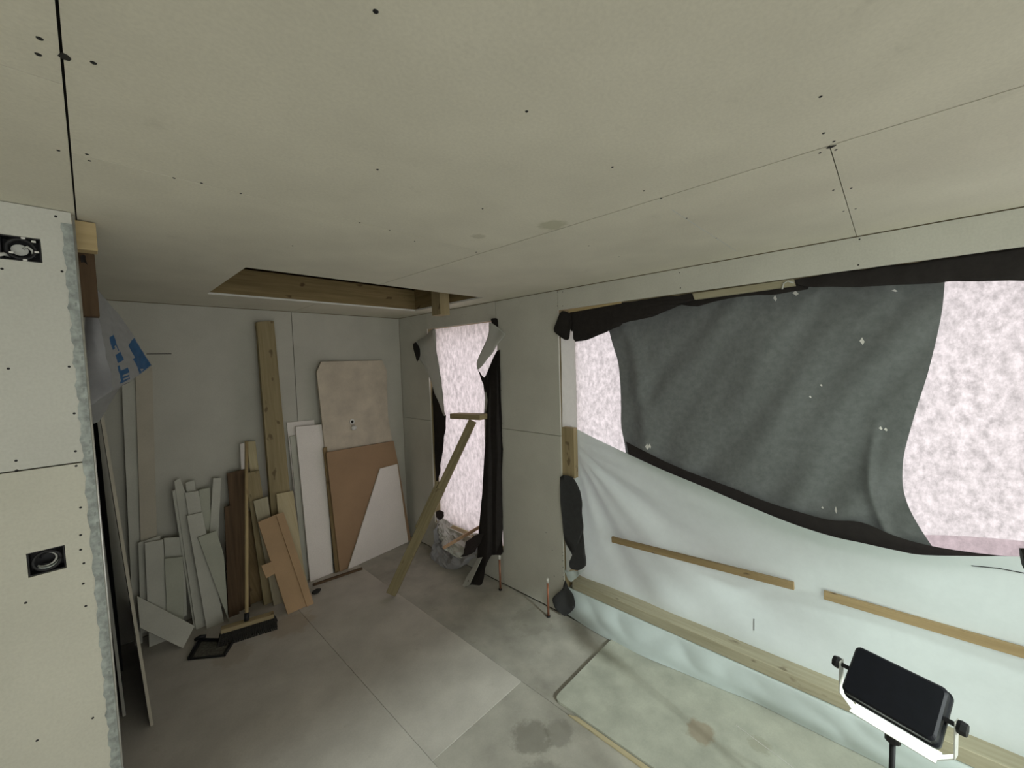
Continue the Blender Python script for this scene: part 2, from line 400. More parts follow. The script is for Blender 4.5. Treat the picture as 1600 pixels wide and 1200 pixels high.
# ---- back wall of two sheets
wall_back = empty('wall_back', (1, YB, 0), kind='structure')
for x0, x1 in ((-0.62, -0.02), (-0.02, 1.176), (1.176, XW)):
    obj('wall_panel', box((x0 + .0022, YB, 0.008), (x1 - .0022, YB + BT, H - .004)), 'back_board', wall_back)
obj('framing', box((-.7, YB + BT + .001, 0), (XW + .2, YB + .1, H + .2)), 'timber_dark', wall_back)
a, b = ony(229, 553, YB - .0008), ony(268, 554, YB - .0008)
obj('pencil_line', box((a.x, YB - .0008, a.z - .0025), (b.x, YB - .0002, a.z + .0025)), 'dark_gap', wall_back)

# ---- right wall with narrow window and wide opening
WY0, WY1, WZ0, WZ1 = 2.215, 3.132, 0.27, 2.10
OY, OZ = 1.622, 2.112        # wide opening: jamb and head
wall_right = empty('wall_right', (XW, 1.5, 0), kind='structure')
def wpanel(y0, y1, z0, z1, holes=()):
    g = .0018
    return obj('wall_panel', plate((y0 + g, y1 - g), (z0 + g, z1 - g), list(holes), lambda u, v: (XW, u, v), (BT, 0, 0)), 'wall_board', wall_right)
wpanel(WY1, YB, 0.004, 1.245); wpanel(WY1, YB, 1.245, H - .002)
wpanel(OY, WY0, 0.004, 1.262); wpanel(OY, WY0, 1.262, H - .002)
wpanel(WY0, WY1, 0.004, WZ0); wpanel(WY0, WY1, WZ1, H - .002)
wpanel(-0.55, OY, OZ, H - .002); wpanel(YN, -0.55, OZ, H - .002)
def stud(lo, hi, m='timber_olive', name='stud'): return obj(name, box(lo, hi, bev=.002), m, wall_right)
x0 = XW + BT + .001
stud((x0, WY1 + .001, 0), (DEP + .03, YB + .1, H + .2)); stud((x0, OY + .004, 0), (DEP + .03, WY0 - .001, H + .2))
stud((x0, YN, OZ + .006), (DEP + .03, OY + .003, H + .2), 'timber', 'lintel'); stud((x0, WY0, WZ1 + .002), (DEP + .03, WY1, H + .2), 'timber', 'lintel')
stud((x0, WY0, 0), (DEP + .03, WY1, WZ0 - .004), 'timber', 'sill')
# lower part of the wide opening: sole plate on a dwarf kerb
kerb = obj('kerb', box((2.245, YN, -.01), (DEP + .03, OY + .002, .178)), 'floor_base', wall_right)
for x, y in ((1062, 426), (1063, 450), (1343, 374), (1341, 414), (871, 456), (879, 456), (871, 478), (879, 478), (783, 610), (785, 661), (785, 684), (722, 492), (728, 492), (853, 832), (863, 860), (866, 900)):
    p = onx(x, y)
    screw(p, (-1, 0, 0), wall_right, SCREW_S)
for k in range(11):
    p = Vector((XW, OY + .006, .10 + .035 * k + .01 * math.sin(k * 5)))
    screw(p, (-1, 0, 0), wall_right, SCREW_S)
# left and near walls of the room (out of view), with openings added to let light in
wall_left = obj('wall_left', plate((YN, YP + .08), (0, H), [(-1.3, 0.0, 1.0, 1.95)], lambda u, v: (XL, u, v), (-.12, 0, 0)), 'wall_board'); tag(wall_left, kind='structure')
NWX0, NWX1, NWZ0, NWZ1 = -1.5, 2.0, 0.06, 2.05
wall_front = obj('wall_front', plate((XL - .12, XW + .2), (0, H), [(NWX0, NWX1, NWZ0, NWZ1)], lambda u, v: (u, YN, v), (0, -.15, 0)), 'wall_board'); tag(wall_front, kind='structure')
added_door = empty('added_door_1', (0.25, YN, 0), kind='structure')       # frame of the wide doorway added unseen behind the viewer for its light
for lo, hi in (((NWX0, YN - .15, .0), (NWX0 + .03, YN + .01, NWZ1)), ((NWX1 - .03, YN - .15, .0), (NWX1, YN + .01, NWZ1)), ((NWX0 + .03, YN - .15, NWZ1 - .03), (NWX1 - .03, YN + .01, NWZ1))):
    obj('added_door_frame', box(lo, hi), 'timber_olive', added_door)

wl = empty('added_window_1', (XL, -.4, .85), kind='structure')      # side window added out of view to brighten the right wall
for lo, hi in (((XL - .09, -1.3, 1.0), (XL - .03, -1.25, 1.95)), ((XL - .09, -.05, 1.0), (XL - .03, 0, 1.95)), ((XL - .09, -1.25, 1.0), (XL - .03, -.05, 1.05)), ((XL - .09, -1.25, 1.9), (XL - .03, -.05, 1.95))):
    obj('added_window_frame', box(lo, hi), 'white_plastic', wl)

# ---- partition at the left
wall_part = empty('wall_partition', (-.5, YP, 0), kind='structure')
ZJ = 1.522
def rect_of(pts):
    q = [ony(x, y, YP) for x, y in pts]
    return (min(p.x for p in q), max(p.x for p in q), min(p.z for p in q), max(p.z for p in q))
HB = (-0.146, -0.072, 2.092, 2.158); HBL = (-0.152, -0.081, 1.222, 1.290)
XE = -0.010
obj('partition_panel', plate((XL, XE), (ZJ + .002, H - .002), [HB], lambda u, v: (u, YP, v), (0, BT, 0)), 'partition_board', wall_part)
obj('partition_panel', plate((XL, XE), (.004, ZJ - .002), [HBL], lambda u, v: (u, YP, v), (0, BT, 0)), 'partition_board_lower', wall_part)
obj('partition_panel', box((XL, YP + .0945, .004), (-.03, YP + .107, H - .002)), 'offcut_board', wall_part)
for xx in (-0.06, -0.66, -1.26): obj('partition_stud', box((xx - .048, YP + BT + .001, .0), (xx - .002 + .022, YP + .094, H - .002)) if xx != -.06 else box((-.068, YP + BT + .03, 0), (-.014, YP + .094, H - .002)), 'timber_dark', wall_part)
# perforated galvanised corner bead: two wings and a nose
bm = bmesh.new(); zz = 0.02; k = 0
bead_l = []
while zz < H - .02:
    bead_l.append((-.030 - .0022 * math.sin(k * 1.3) - .0015 * math.sin(k * 3.1), zz)); zz += .016; k += 1
pts = [(x, YP - .0012, z) for x, z in bead_l] + [(XE + .004, YP - .0012, H - .02), (XE + .004, YP - .0012, .02)]
for (xa, za), (xb, zb) in zip(bead_l, bead_l[1:]):
    v = [bm.verts.new(q) for q in ((xa, YP - .0009, za), (XE + .004, YP - .0009, za), (XE + .004, YP - .0009, zb), (xb, YP - .0009, zb))]; bm.faces.new(v)
bmesh.ops.remove_doubles(bm, verts=bm.verts, dist=1e-5)
bead = obj('corner_bead', bm, 'bead_steel', wall_part)
obj('bead_nose', tube([(XE + .004, YP - .001, .02), (XE + .004, YP - .001, H - .01)], .0028, 8), 'steel', wall_part, True)
obj('bead_wing', box((XE + .003, YP, .02), (XE + .0042, YP + .03, H - .01)), 'bead_steel', wall_part)
hb = bmesh.new()
for k in range(70):                                           # slots pressed in the bead
    z = .06 + k * .031; c = Vector((-.016 + .003 * (k % 2), YP - .0016, z))
    prism([c + Vector((dx, 0, dz)) for dx, dz in ((-.002, -.006), (.002, -.005), (.003, .006), (-.002, .005))], (0, .0004, 0), hb)
tag(obj('bead_slots', hb, 'bead_slot', bead), kind='stuff')
for x, y in [(87, 338), (97, 424), (3, 420), (13, 576), (108, 573), (116, 646), (118, 705), (25, 720), (26, 735), (119, 728), (126, 793), (126, 836), (126, 859), (131, 880), (130, 912), (134, 947), (40, 942), (145, 1122), (58, 1157)]:
    screw(ony(x, y, YP), (0, -1, 0), wall_part, SCREW_S)
# head timbers past the end of the partition
obj('head_timber', box((-.10, YP + .065, 2.158), (.040, YP + .12, H - .003), bev=.002), 'timber_fresh', wall_part)
obj('head_timber', box((-.10, YP + .30, 1.98), (.036, YP + .36, H - .003), bev=.002), 'panel_brown', wall_part)  # same wood as the first, its shade painted as dark brown

# ---- side wall of the store nook behind the partition
wall_nook = obj('wall_nook', box((-.70, YP + .107, 0), (-.62, YB + BT, H)), 'back_board'); tag(wall_nook, kind='structure')

# ================================================================== ELECTRIC BOXES
def wall_box(rect, label, knob):
    x0, x1, z0, z1 = rect; cx, cz = (x0 + x1) / 2, (z0 + z1) / 2
    t = empty('socket_box', (cx, YP, z0), label, 'socket box', 'open wall boxes')
    g = .0015; dpt = .035
    bm = bmesh.new()
    y0, y1 = YP + .004, YP + BT + dpt
    box((x0 + g, y1 - .002, z0 + g), (x1 - g, y1, z1 - g), bm)
    box((x0 + g, y0, z0 + g), (x0 + g + .002, y1 - .002, z1 - g), bm); box((x1 - g - .002, y0, z0 + g), (x1 - g, y1 - .002, z1 - g), bm)
    box((x0 + g + .002, y0, z0 + g), (x1 - g - .002, y1 - .002, z0 + g + .002), bm); box((x0 + g + .002, y0, z1 - g - .002), (x1 - g - .002, y1 - .002, z1 - g), bm)
    obj('back_box', bm, 'black_plastic', t)
    r = .026
    obj('ring', tube([(cx + r * math.cos(a * .314), YP + .008, cz + r * 1.02 * math.sin(a * .314)) for a in range(21)], .0042, 8), 'black_plastic', t, True)
    if knob:
        obj('cover_disc', prism([(cx + .016 * math.cos(a * .39) - .003, YP + .022, cz + .015 * math.sin(a * .39)) for a in range(16)], (0, .003, 0)), 'cable_grey', t)
        for dx, dz in ((-.017, -.012), (.006, .030), (.006, -.029), (.028, -.004), (.024, .024)):
            obj('terminal', obox((cx + dx, YP + .005, cz + dz), (.004, 0, 0), (0, .002, 0), (0, 0, .0026), bev=.0008), 'white_plastic', t)
        obj('cable', tube([(cx + .004, YP + .02, cz + .004), (cx + .012, YP + .013, cz + .01), (cx + .02, YP + .010, cz), (cx + .022, YP + .02, cz - .016)], .003, 8), 'cable_grey', t, True)
        obj('cable', tube([(cx - .02, YP + .02, cz - .02), (cx - .03, YP + .006, cz - .018), (cx - .036, YP - .004, cz - .023)], .0045, 8), 'cable_grey', t, True)
    else:
        for j, (rr, dy) in enumerate(((.021, .015), (.024, .006), (.018, .02))):
            pts = [(cx + .004 * j - .003 + rr * math.cos(a * .3 - 2.4), YP + dy + .0008 * a, cz + .001 + rr * .9 * math.sin(a * .3 - 2.4)) for a in range(13 + 3 * j)]
            obj('cable', tube(pts, .0026, 8), ('cable_grey', 'bead_steel', 'black_plastic')[j], t, True)
wall_box(HB, 'upper square wall box with black ring and white terminals cut into partition', True)
wall_box(HBL, 'lower square wall box holding coiled grey cable cut into partition', False)

# ================================================================== OUTER MEMBRANES (back-lit)
xm = DEP - .012
def flatwave(p, s, t): return Vector((.005 * noise.noise(p * 3.1), 0, 0))
big = obj('membrane', sheet([[(xm, OY + .004 - 3.4 * i / 6, .178 + (OZ - .172) * j / 4) for i in range(7)] for j in range(5)], 60, 30, flatwave), 'membrane', smooth=True)
tag(big, 'bright back-lit white breather membrane stretched across the wide opening', 'membrane')
nar = obj('membrane', sheet([[(2.245, WY0 + (WY1 - WY0) * i / 4, WZ0 + (WZ1 + .002 - WZ0) * j / 4) for i in range(5)] for j in range(5)], 24, 40, flatwave), 'membrane_fine', smooth=True)
tag(nar, 'bright back-lit white membrane closing the narrow tall window', 'membrane')
zb0, zb1 = onx(1440, 837, 2.352), onx(1600, 840, 2.352); sl = (zb1.z - zb0.z) / (zb1.y - zb0.y)
o = obj('membrane_overlap', sheet([[Vector((2.352, .10 - .35 * i, zb0.z + sl * (max(.10 - .35 * i, -.4) - zb0.y) - .10 * j)) for i in range(5)] for j in range(3)], 20, 6, flatwave), 'pink_band', smooth=True)
tag(o, 'pinkish overlapping band along the bottom of the right bright membrane', 'membrane')
# fold of membrane returning along the jamb of the wide opening
jamb = obj('membrane_return', sheet([[(XW + .016 + (xm - XW - .02) * i / 3, OY - .006, .30 + 1.80 * j / 5) for i in range(4)] for j in range(6)], 8, 30, wob(.006, 5, 3, (0, 1, 0))), 'flap_white', smooth=True)
tag(jamb, 'pale membrane return lining the plasterboard column edge above the timber block', 'membrane')

# dark middle membrane
XD = 2.29
def PX(pts, X): return [onx(a, b, X) for a, b in pts]
dark_rows = [PX([(938, 486), (985, 478), (1085, 455), (1200, 440), (1300, 428), (1400, 420), (1478, 414)], XD + .02),
             PX([(953, 524), (1010, 520), (1100, 505), (1200, 500), (1300, 492), (1400, 492), (1471, 492)], XD),
             PX([(966, 572), (1020, 575), (1105, 570), (1200, 575), (1300, 575), (1390, 575), (1452, 575)], XD),
             PX([(971, 630), (1025, 640), (1110, 645), (1200, 660), (1290, 665), (1370, 662), (1428, 652)], XD),
             PX([(972, 668), (1030, 694), (1115, 712), (1205, 742), (1285, 752), (1355, 745), (1411, 722)], XD + .01),
             PX([(976, 700), (1032, 724), (1118, 757), (1210, 796), (1290, 815), (1372, 818), (1417, 785)], XD + .015),
             PX([(979, 712), (1034, 736), (1120, 775), (1212, 815), (1295, 838), (1390, 856), (1462, 862)], XD + .02)]
def darkdisp(p, s, t):
    w = math.sin((p.y * 1.0 + p.z * .55) * 24 + 3 * noise.noise(p * 2)) * .010 * (0.4 + t)
    w += .03 * noise.noise(Vector((p.y * 3.2, p.z * 1.2, 3.1))) + .016 * noise.noise(Vector((p.y * 9 + p.z * 5, p.z * 2.5, 7.7)))
    fold = math.exp(-((s - .80 - .06 * t) / .022) ** 2) * (t > .45) * min(1, (t - .45) * 4) * min(1, (1 - t) * 6) * .03
    fold2 = math.exp(-((s - .10 - .03 * t) / .03) ** 2) * math.exp(-((t - .4) / .3) ** 2) * .03
    return Vector((w * .8 * min(1, (1 - t) * 5 + .1) - fold - fold2, 0, 0))
dk = obj('dark_membrane', sheet(dark_rows, 110, 70, darkdisp), 'dark_membrane', smooth=True)
tag(dk, 'large dark grey breather membrane hanging in the middle of the wide opening', 'membrane')
from mathutils.bvhtree import BVHTree
def surf(o, x, y, off=.0012):
    bm = bmesh.new(); bm.from_mesh(o.data); bm.transform(Matrix.Translation(wpos(o))); bv = BVHTree.FromBMesh(bm); bm.free()
    d = ray(x, y).normalized(); h = bv.ray_cast(CAM, d)[0]
    return h - d * off if h else None
# daylight through its pin holes, painted as white flecks laid on the surface
tear_flecks = bmesh.new()
for x, y, w, h in ((1347, 533, 4, 6), (1376, 669, 3, 3), (1384, 671, 3, 3), (1211, 466, 3, 5), (1243, 458, 5, 4), (1398, 454, 5, 2), (1011, 698, 3, 5), (1015, 697, 2, 4), (1306, 797, 2, 6), (1285, 793, 2, 2), (1283, 602, 2, 2), (1266, 620, 2, 2)):
    q = [surf(dk, *e) for e in ((x - w, y), (x, y - h), (x + w, y + 1), (x + 1, y + h))]
    if all(q): prism(q, (.0004, 0, 0), tear_flecks)
tag(obj('tear_daylight', tear_flecks, 'white_plastic', dk), kind='stuff')
# black hem along its lower edge
hem = [PX([(978, 690), (1050, 726), (1130, 757), (1210, 788), (1290, 811), (1345, 816), (1400, 838), (1470, 856), (1590, 871)], XD - .022),
       PX([(980, 700), (1050, 738), (1130, 770), (1210, 803), (1290, 832), (1345, 846), (1400, 857), (1470, 866), (1590, 874)], XD - .024),
       PX([(982, 712), (1050, 752), (1130, 786), (1210, 822), (1290, 850), (1345, 862), (1400, 872), (1470, 879), (1590, 882)], XD - .022)]
o = obj('membrane_hem', sheet(hem, 70, 8, wob(.002, 8, 1)), 'black_membrane', smooth=True)
tag(o, 'long black folded hem between dark membrane and white plastic sheet', 'membrane')

# dark strips under the head of the opening
def strip(name, px, X, label, m='black_membrane', res=4, amp=.006, sc=14, cat='membrane', thick=.002, group=None):
    q = [Vector((a, b, 0)) for a, b in px]; nq = len(q); fine = []
    for i in range(nq):
        a, b, c_, d = q[i - 1], q[i], q[(i + 1) % nq], q[(i + 2) % nq]
        for f in (0.0, .33, .67): fine.append(b * (2 * f ** 3 - 3 * f * f + 1) + (c_ - a) * .32 * (f ** 3 - 2 * f * f + f) + c_ * (-2 * f ** 3 + 3 * f * f) + (d - b) * .32 * (f ** 3 - f * f))
    o = obj(name, poly_sheet([onx(v.x, v.y, X(v.x, v.y) if callable(X) else X) for v in fine], min(res, 3), wob(amp, sc, len(label) * .37), thick), m, smooth=True)
    md = o.modifiers.new('thickness', 'SOLIDIFY'); md.thickness = thick; md.offset = 0
    return tag(o, label, cat, group)
strip('membrane_flap', [(877, 486), (886, 487), (892, 492), (891, 515), (889, 530), (880, 530), (866, 519), (870, 502)], XW - .012, 'small black membrane tab curled at the corner of the wide opening')
strip('membrane_flap', [(891, 488), (975, 473), (1080, 459), (1085, 468), (1060, 478), (1045, 485), (1010, 497), (975, 504), (968, 510), (930, 526), (899, 535), (896, 517), (892, 516)], XW + .02, 'long black membrane strip folded down under the head, left of the bare lintel')
strip('membrane_flap', [(1238, 437), (1320, 424), (1420, 411), (1520, 397), (1640, 380), (1960, 335), (1965, 436), (1640, 438), (1560, 440), (1480, 440), (1400, 446), (1330, 448), (1262, 447)], XW + .03, 'long black membrane strip under the head at the upper right corner')
strip('membrane_flap', [(1060, 474), (1130, 458), (1205, 450), (1255, 442), (1262, 452), (1210, 460), (1150, 464), (1090, 478)], XW + .045, 'narrow dark membrane edge just below the bare lintel timber', amp=.003)
o = obj('head_batten', prism(PX([(1082, 459), (1240, 436), (1242, 446), (1085, 468)], XW + .012), (.03, 0, 0)), 'timber_grey'); tag(o, 'bare olive timber edge under the head between two black strips', 'timber')
o = obj('membrane_curl', tube(PX([(1222, 452), (1224, 443), (1231, 439), (1240, 442)], XW + .01), .0035, 6), 'flap_white', smooth=True); tag(o, 'tiny pale curl of torn membrane beside the bare lintel timber', 'membrane')
o = obj('staple_strip', prism(PX([(886, 484), (970, 471), (970, 474), (890, 488)], XW + .006), (.01, 0, 0)), 'timber_fresh'); tag(o, 'thin bright timber sliver above the black strip at the head', 'timber')

# ================================================================== WHITE PLASTIC
XQ = 2.295
top_px = [(889, 664), (930, 685), (970, 704), (1035, 734), (1100, 761), (1170, 791), (1240, 819), (1300, 838), (1345, 848), (1400, 860), (1440, 867), (1520, 869), (1600, 870)]
TOP = []
for i, q in enumerate(top_px):
    X = 2.24 + (XQ - .065 - 2.24) * min(1, i / 4); TOP.append(onx(*q, X))
TOP += [Vector((2.23, -.62, 1.10)), Vector((2.23, -1.1, 1.10)), Vector((2.23, -1.7, 1.05))]
ZB = .243
rows = [[], [], [], [], []]
for i, p in enumerate(TOP):
    y = p.y
    if i == 0: bx = 2.27
    for j in range(5):
        t = j / 4
        xq = p.x + (XQ + .022 - p.x) * min(1, t * 1.6)
        rows[j].append(Vector((xq, min(y, OY - .02) + (.10 * t if i == 0 else 0) * 0, p.z + (ZB - p.z) * t)))
PIN = onx(890, 690, 2.25)
def plasdisp(p, s, t):
    dy, dz = PIN.y - p.y, PIN.z - p.z
    r = math.hypot(dy, dz); th = math.atan2(dz, dy)
    a = math.sin(th * 24 + 1.5 * noise.noise(p * 2.0)) * .013 * math.exp(-r * .75) * min(1, r * 4)
    a += math.sin(th * 11 + 1 + 2 * noise.noise(p * 1.5)) * .022 * math.exp(-((r - .75) / .6) ** 2)
    a += .020 * noise.noise(Vector((p.y * 1.5, p.z * 4.5 + p.y * 1.2, 9)))
    edge = min(1, t * 6) 
    return Vector((a * edge * (1 - .6 * max(0, t - .7) / .3), 0, 0))
pl = obj('plastic_sheet', sheet(rows, 150, 60, plasdisp), 'plastic_white', smooth=True)
tag(pl, 'white plastic sheet drawn from the timber block across the lower wide opening', 'plastic sheet')
mk = onx(1180, 985, XQ - .04)
o = obj('crease_mark', tube([surf(pl, 1178, 967), surf(pl, 1178, 985)], .0016, 6), 'black_plastic', pl)
o = obj('pen_mark', tube([surf(pl, 1518, 884), surf(pl, 1560, 888), surf(pl, 1602, 896)], .0018, 6), 'black_plastic', pl)
# sole plate timber lying on the kerb
sp = obj('sole_plate', box((2.222, -2.2, .180), (2.352, OY - .035, .242), bev=.003), 'timber_grey')
tag(sp, 'long pale sole plate timber running along the foot of the wide opening', 'timber')
# lower plastic, from under the sole plate to the floor
low = []
edge_px = [(884, 958), (920, 982), (958, 1003), (1010, 1028), (1066, 1051), (1120, 1074), (1180, 1098), (1240, 1121), (1300, 1144), (1380, 1178)]
bot = [onz(*q, .004 if i < 3 else .0155) for i, q in enumerate(edge_px)]
bot = [Vector((min(p.x, 2.215), p.y, p.z)) for p in bot] + [Vector((2.20, -.4, .0155)), Vector((2.2, -1.0, .0155)), Vector((2.2, -1.7, .0155))]
r0 = [Vector((2.228, p.y, .1785)) for p in bot]; r1 = [Vector((2.214, p.y, .168)) for p in bot]
r2 = [Vector((.45 * 2.200 + .55 * (p.x - .012), p.y, .085)) for p in bot]
lowsheet = obj('plastic_skirt', sheet([r0, r1, r2, bot], 120, 16, lambda p, s, t: Vector((-abs(.016 * noise.noise(Vector((p.y * 5, p.z * 9, 2)))) * math.sin(t * math.pi), 0, 0))), 'plastic_white', smooth=True)
tag(lowsheet, 'white plastic skirt hanging below the sole plate to the floor', 'plastic sheet')
# battens that hold the plastic
def batten(pa, pb, hpx, X, label, m='batten_wood', th=.018, h=.036):
    a, b = onx(*pa, X), onx(*pb, X); d = (b - a).normalized(); up = Vector((0, 0, 1)); up = (up - d * up.dot(d)).normalized()
    o = obj('batten', prism([a, b, b - up * h, a - up * h], (th, 0, 0), bev=.0012), m, L=d)
    return tag(o, label, 'batten', 'battens on the white plastic')
batten((955, 839), (1240, 911), 12, 2.262, 'brown knotty batten on white plastic, nearer the plasterboard column')
b2 = onx(1287, 924, 2.262)
o = obj('batten', prism([b2, Vector((2.262, -1.25, b2.z + .02)), Vector((2.262, -1.25, b2.z - .018)), b2 - Vector((0, 0, .038))], (.018, 0, 0), bev=.0012), 'batten_wood', L=(0, 1, 0))
tag(o, 'brown batten on white plastic above the black floodlight, running off right', 'batten', 'battens on the white plastic')

# timber block and dark strips at the jamb of the wide opening
blk = onx(884, 706, XW + .02)
o = obj('timber_block', box((2.19, onx(897, 700, 2.19).y, onx(884, 745, 2.19).z), (2.235, onx(874, 700, 2.19).y, onx(884, 668, 2.19).z), bev=.003), 'timber', L=(0, 0, 1))
tag(o, 'short upright timber block clamping the plastic to the column edge', 'timber')
strip('membrane_strip', [(876, 746), (893, 745), (907, 768), (909, 800), (911, 845), (917, 870), (916, 884), (905, 891), (893, 888), (890, 876), (899, 870), (886, 855), (881, 840), (878, 800)], XW - .006, 'dark grey membrane strip hanging below the short timber block', 'charcoal_membrane', amp=.010, sc=9, thick=.003)
strip('membrane_tag', [(884, 907), (889, 920), (896, 930), (898, 945), (892, 955), (882, 961), (870, 952), (864, 938), (870, 926), (880, 918)], XW - .03, 'loose dark grey membrane tag by the foot of the column, near copper pipe', 'charcoal_membrane', amp=.012, sc=12, thick=.003)
strip('plastic_curl', [(884, 890), (900, 893), (915, 889), (905, 900), (893, 908), (886, 903)], XW + .0, 'white plastic curl at the end of the sole plate', 'plastic_white', amp=.012, sc=18)

# ================================================================== NARROW WINDOW DRAPES
def trail(x, y): return XW - .015 - .205 * max(0, min(1, (y - 835) / 80)) ** 1.2
def trail2(x, y): return trail(x, y) - .012
def lay(px, Xf):
    return [onx(a, b, Xf(i) if callable(Xf) else Xf) for i, (a, b) in enumerate(px)]
strip('membrane_flap', [(674, 515), (681, 515), (683, 560), (690, 600), (696, 650), (690, 640), (675, 602), (665, 575), (656, 560), (657, 549), (650, 533), (660, 528)], XW - .02, 'pale membrane flap folded out at the upper left of the narrow window', 'flap_white', amp=.012, sc=9)
strip('membrane_curl', [(645, 539), (650, 535), (656, 545), (656, 556), (652, 565), (649, 556)], XW - .028, 'small dark curled edge beside the narrow window, upper left', amp=.004)
strip('membrane_flap', [(765, 503), (777, 512), (790, 521), (779, 537), (759, 564), (746, 577), (744, 566), (751, 552), (760, 533), (764, 514)], XW - .025, 'pale membrane flap folded out at the upper right of the narrow window', 'flap_white', amp=.008, sc=10)
strip('membrane_tab', [(767, 498), (777, 498), (778, 512), (770, 508)], XW - .008, 'black scrap of membrane above the upper right flap of the narrow window', amp=.003)
strip('membrane_strip', [(676, 606), (681, 616), (690, 636), (697, 650), (694, 690), (687, 738), (680, 772), (671, 772), (671, 690), (670, 606)], XW + .03, 'dark membrane strip along the left jamb of the narrow window', amp=.008)
strip('membrane_strip', [(746, 578), (757, 590), (766, 570), (781, 548), (782, 640), (784, 760), (786, 862), (770, 868), (758, 888), (753, 913), (738, 914), (724, 916), (734, 898), (745, 880), (757, 850), (763, 834), (780, 812), (767, 790), (763, 754), (759, 690), (761, 642), (760, 610)], trail, 'long black membrane strip trailing down the right jamb of the narrow window to the floor', amp=.014, sc=8)
strip('membrane_edge', [(722, 915), (727, 917), (735, 912), (742, 886), (756, 858), (768, 840), (762, 845), (744, 876), (730, 900)], trail2, 'pale turned edge of the black strip trailing under the narrow window', 'flap_white', amp=.006)
strip('membrane_edge', [(759, 612), (764, 640), (764, 690), (758, 700), (757, 640)], XW - .02, 'grey turned edge on the right side of the narrow window at mid height', 'flap_white', amp=.003)

# bundle of plastic spilling over the sill
def bun(l): return [onx(a, b, X) for a, b, X in l]
rows_w = [bun([(686, 796, 2.30), (706, 812, 2.30), (735, 828, 2.29), (766, 840, 2.27)]),
          bun([(686, 812, 2.20), (700, 826, 2.18), (728, 842, 2.18), (756, 848, 2.19)]),
          bun([(688, 838, 2.10), (700, 848, 2.08), (722, 858, 2.08), (746, 856, 2.12)]),
          bun([(692, 856, 2.06), (703, 864, 2.04), (718, 872, 2.05), (740, 866, 2.10)])]
def crump(a, s, sd):
    def d(p, u, v):
        q = p * s + Vector((sd, 0, sd)); w = .8 * noise.noise(q) + .9 * (abs(noise.noise(q * 2.1)) - .2) + .5 * (abs(noise.noise(q * 4.3)) - .2)
        return Vector((-w, w * .5, w * .8)) * a
    return d
tb = empty('plastic_bundle', (2.1, 2.6, 0), 'crumpled bundle of white and grey plastic spilling over the narrow window sill', 'plastic bundle')
obj('white_sheet', sheet(rows_w, 24, 20, crump(.036, 10, 1)), 'flap_white', tb)
rows_g = [bun([(688, 800, 2.14), (684, 815, 2.13), (690, 846, 2.12), (700, 860, 2.10), (722, 866, 2.10), (748, 850, 2.14)]),
          bun([(682, 812, 2.10), (680, 835, 2.09), (686, 862, 2.06), (700, 876, 2.04), (722, 878, 2.05), (746, 862, 2.10)]),
          bun([(684, 828, 2.10), (676, 860, 2.06), (680, 882, 2.02), (698, 888, 2.02), (720, 884, 2.05), (744, 868, 2.10)]),
          bun([(688, 850, 2.12), (676, 880, 2.08), (672, 890, 2.06), (694, 892, 2.06), (716, 888, 2.08), (742, 872, 2.12)])]
obj('grey_sheet', sheet(rows_g, 34, 18, crump(.030, 11, 5)), 'bag_grey', tb)
rows_d = [bun([(728, 846, 2.02), (740, 838, 2.04), (758, 832, 2.08)]), bun([(724, 862, 2.02), (738, 856, 2.03), (752, 846, 2.06)]), bun([(720, 870, 2.05), (732, 868, 2.06), (742, 862, 2.08)])]
obj('dark_sheet', sheet(rows_d, 12, 10, crump(.008, 14, 8)), 'black_membrane', tb, True)
obj('dark_knot', sheet([bun([(681, 800, 2.08), (687, 797, 2.07), (693, 800, 2.08)]), bun([(681, 806, 2.06), (688, 806, 2.05), (694, 806, 2.06)]), bun([(684, 811, 2.08), (688, 812, 2.07), (693, 808, 2.08)])], 10, 8, crump(.006, 20, 3)), 'black_membrane', tb, True)
def stick(pa, pb, w, d_, m, label, name='stick', cat='timber'):
    a, b = Vector(pa), Vector(pb); L = (b - a); l = L.normalized()
    s = l.cross(Vector((0, 0, 1))).normalized(); u = s.cross(l).normalized()
    o = obj(name, obox((a + b) / 2, L / 2, s * w / 2, u * d_ / 2, bev=.0015), m, L=l)
    return tag(o, label, cat) if label else o
stick(onx(702, 812, 2.29), onx(762, 838, 2.29), .02, .035, 'batten_pink', 'pale pinkish batten along the bottom edge of the narrow window membrane', 'batten', 'batten')
stick(onx(693, 856, 2.02), onx(750, 823, 2.20), .022, .024, 'batten_pink', 'thin pinkish stick lying across the crumpled plastic bundle')
stick(onx(694, 783, 2.31), onx(693, 800, 2.31), .02, .02, 'batten_pink', 'short pinkish upright stick at the lower left of the narrow window')

# timber prop leaning into the narrow window
A = onz(609, 934, 0.0); A = Vector((A.x, A.y, .006)); B = onx(738, 657, 2.10)
pr = empty('timber_prop', A, 'diagonal timber prop with a short cross head, leaning before narrow window', 'prop')
l = (B - A).normalized(); s = Vector((.7, -.7, 0)); s = (s - l * s.dot(l)).normalized(); u = l.cross(s)
Cc = onx(689, 775, A.x + (B.x - A.x) * .545)
obj('lower_timber', obox(A + (B - A) * .29 + l * .03, (B - A) * .29, s * .038, u * .030, bev=.002), 'timber_prop', pr, L=l)
obj('upper_timber', obox(A + (B - A) * .70, (B - A) * .30, s * .022, u * .023, bev=.002) if False else obox(A + (B - A) * .79 + s * .004, (B - A) * .21, s * .032, u * .028, bev=.002), 'timber_prop', pr, L=l)
obj('splice_cleat', obox(A + (B - A) * .50 - s * .042 , (B - A) * .13, s * .010, u * .022, bev=.002), 'timber_prop', pr, L=l)
ha, hb_ = onx(710, 650, 2.10), onx(757, 652, 2.10)
hd = (hb_ - ha).normalized()
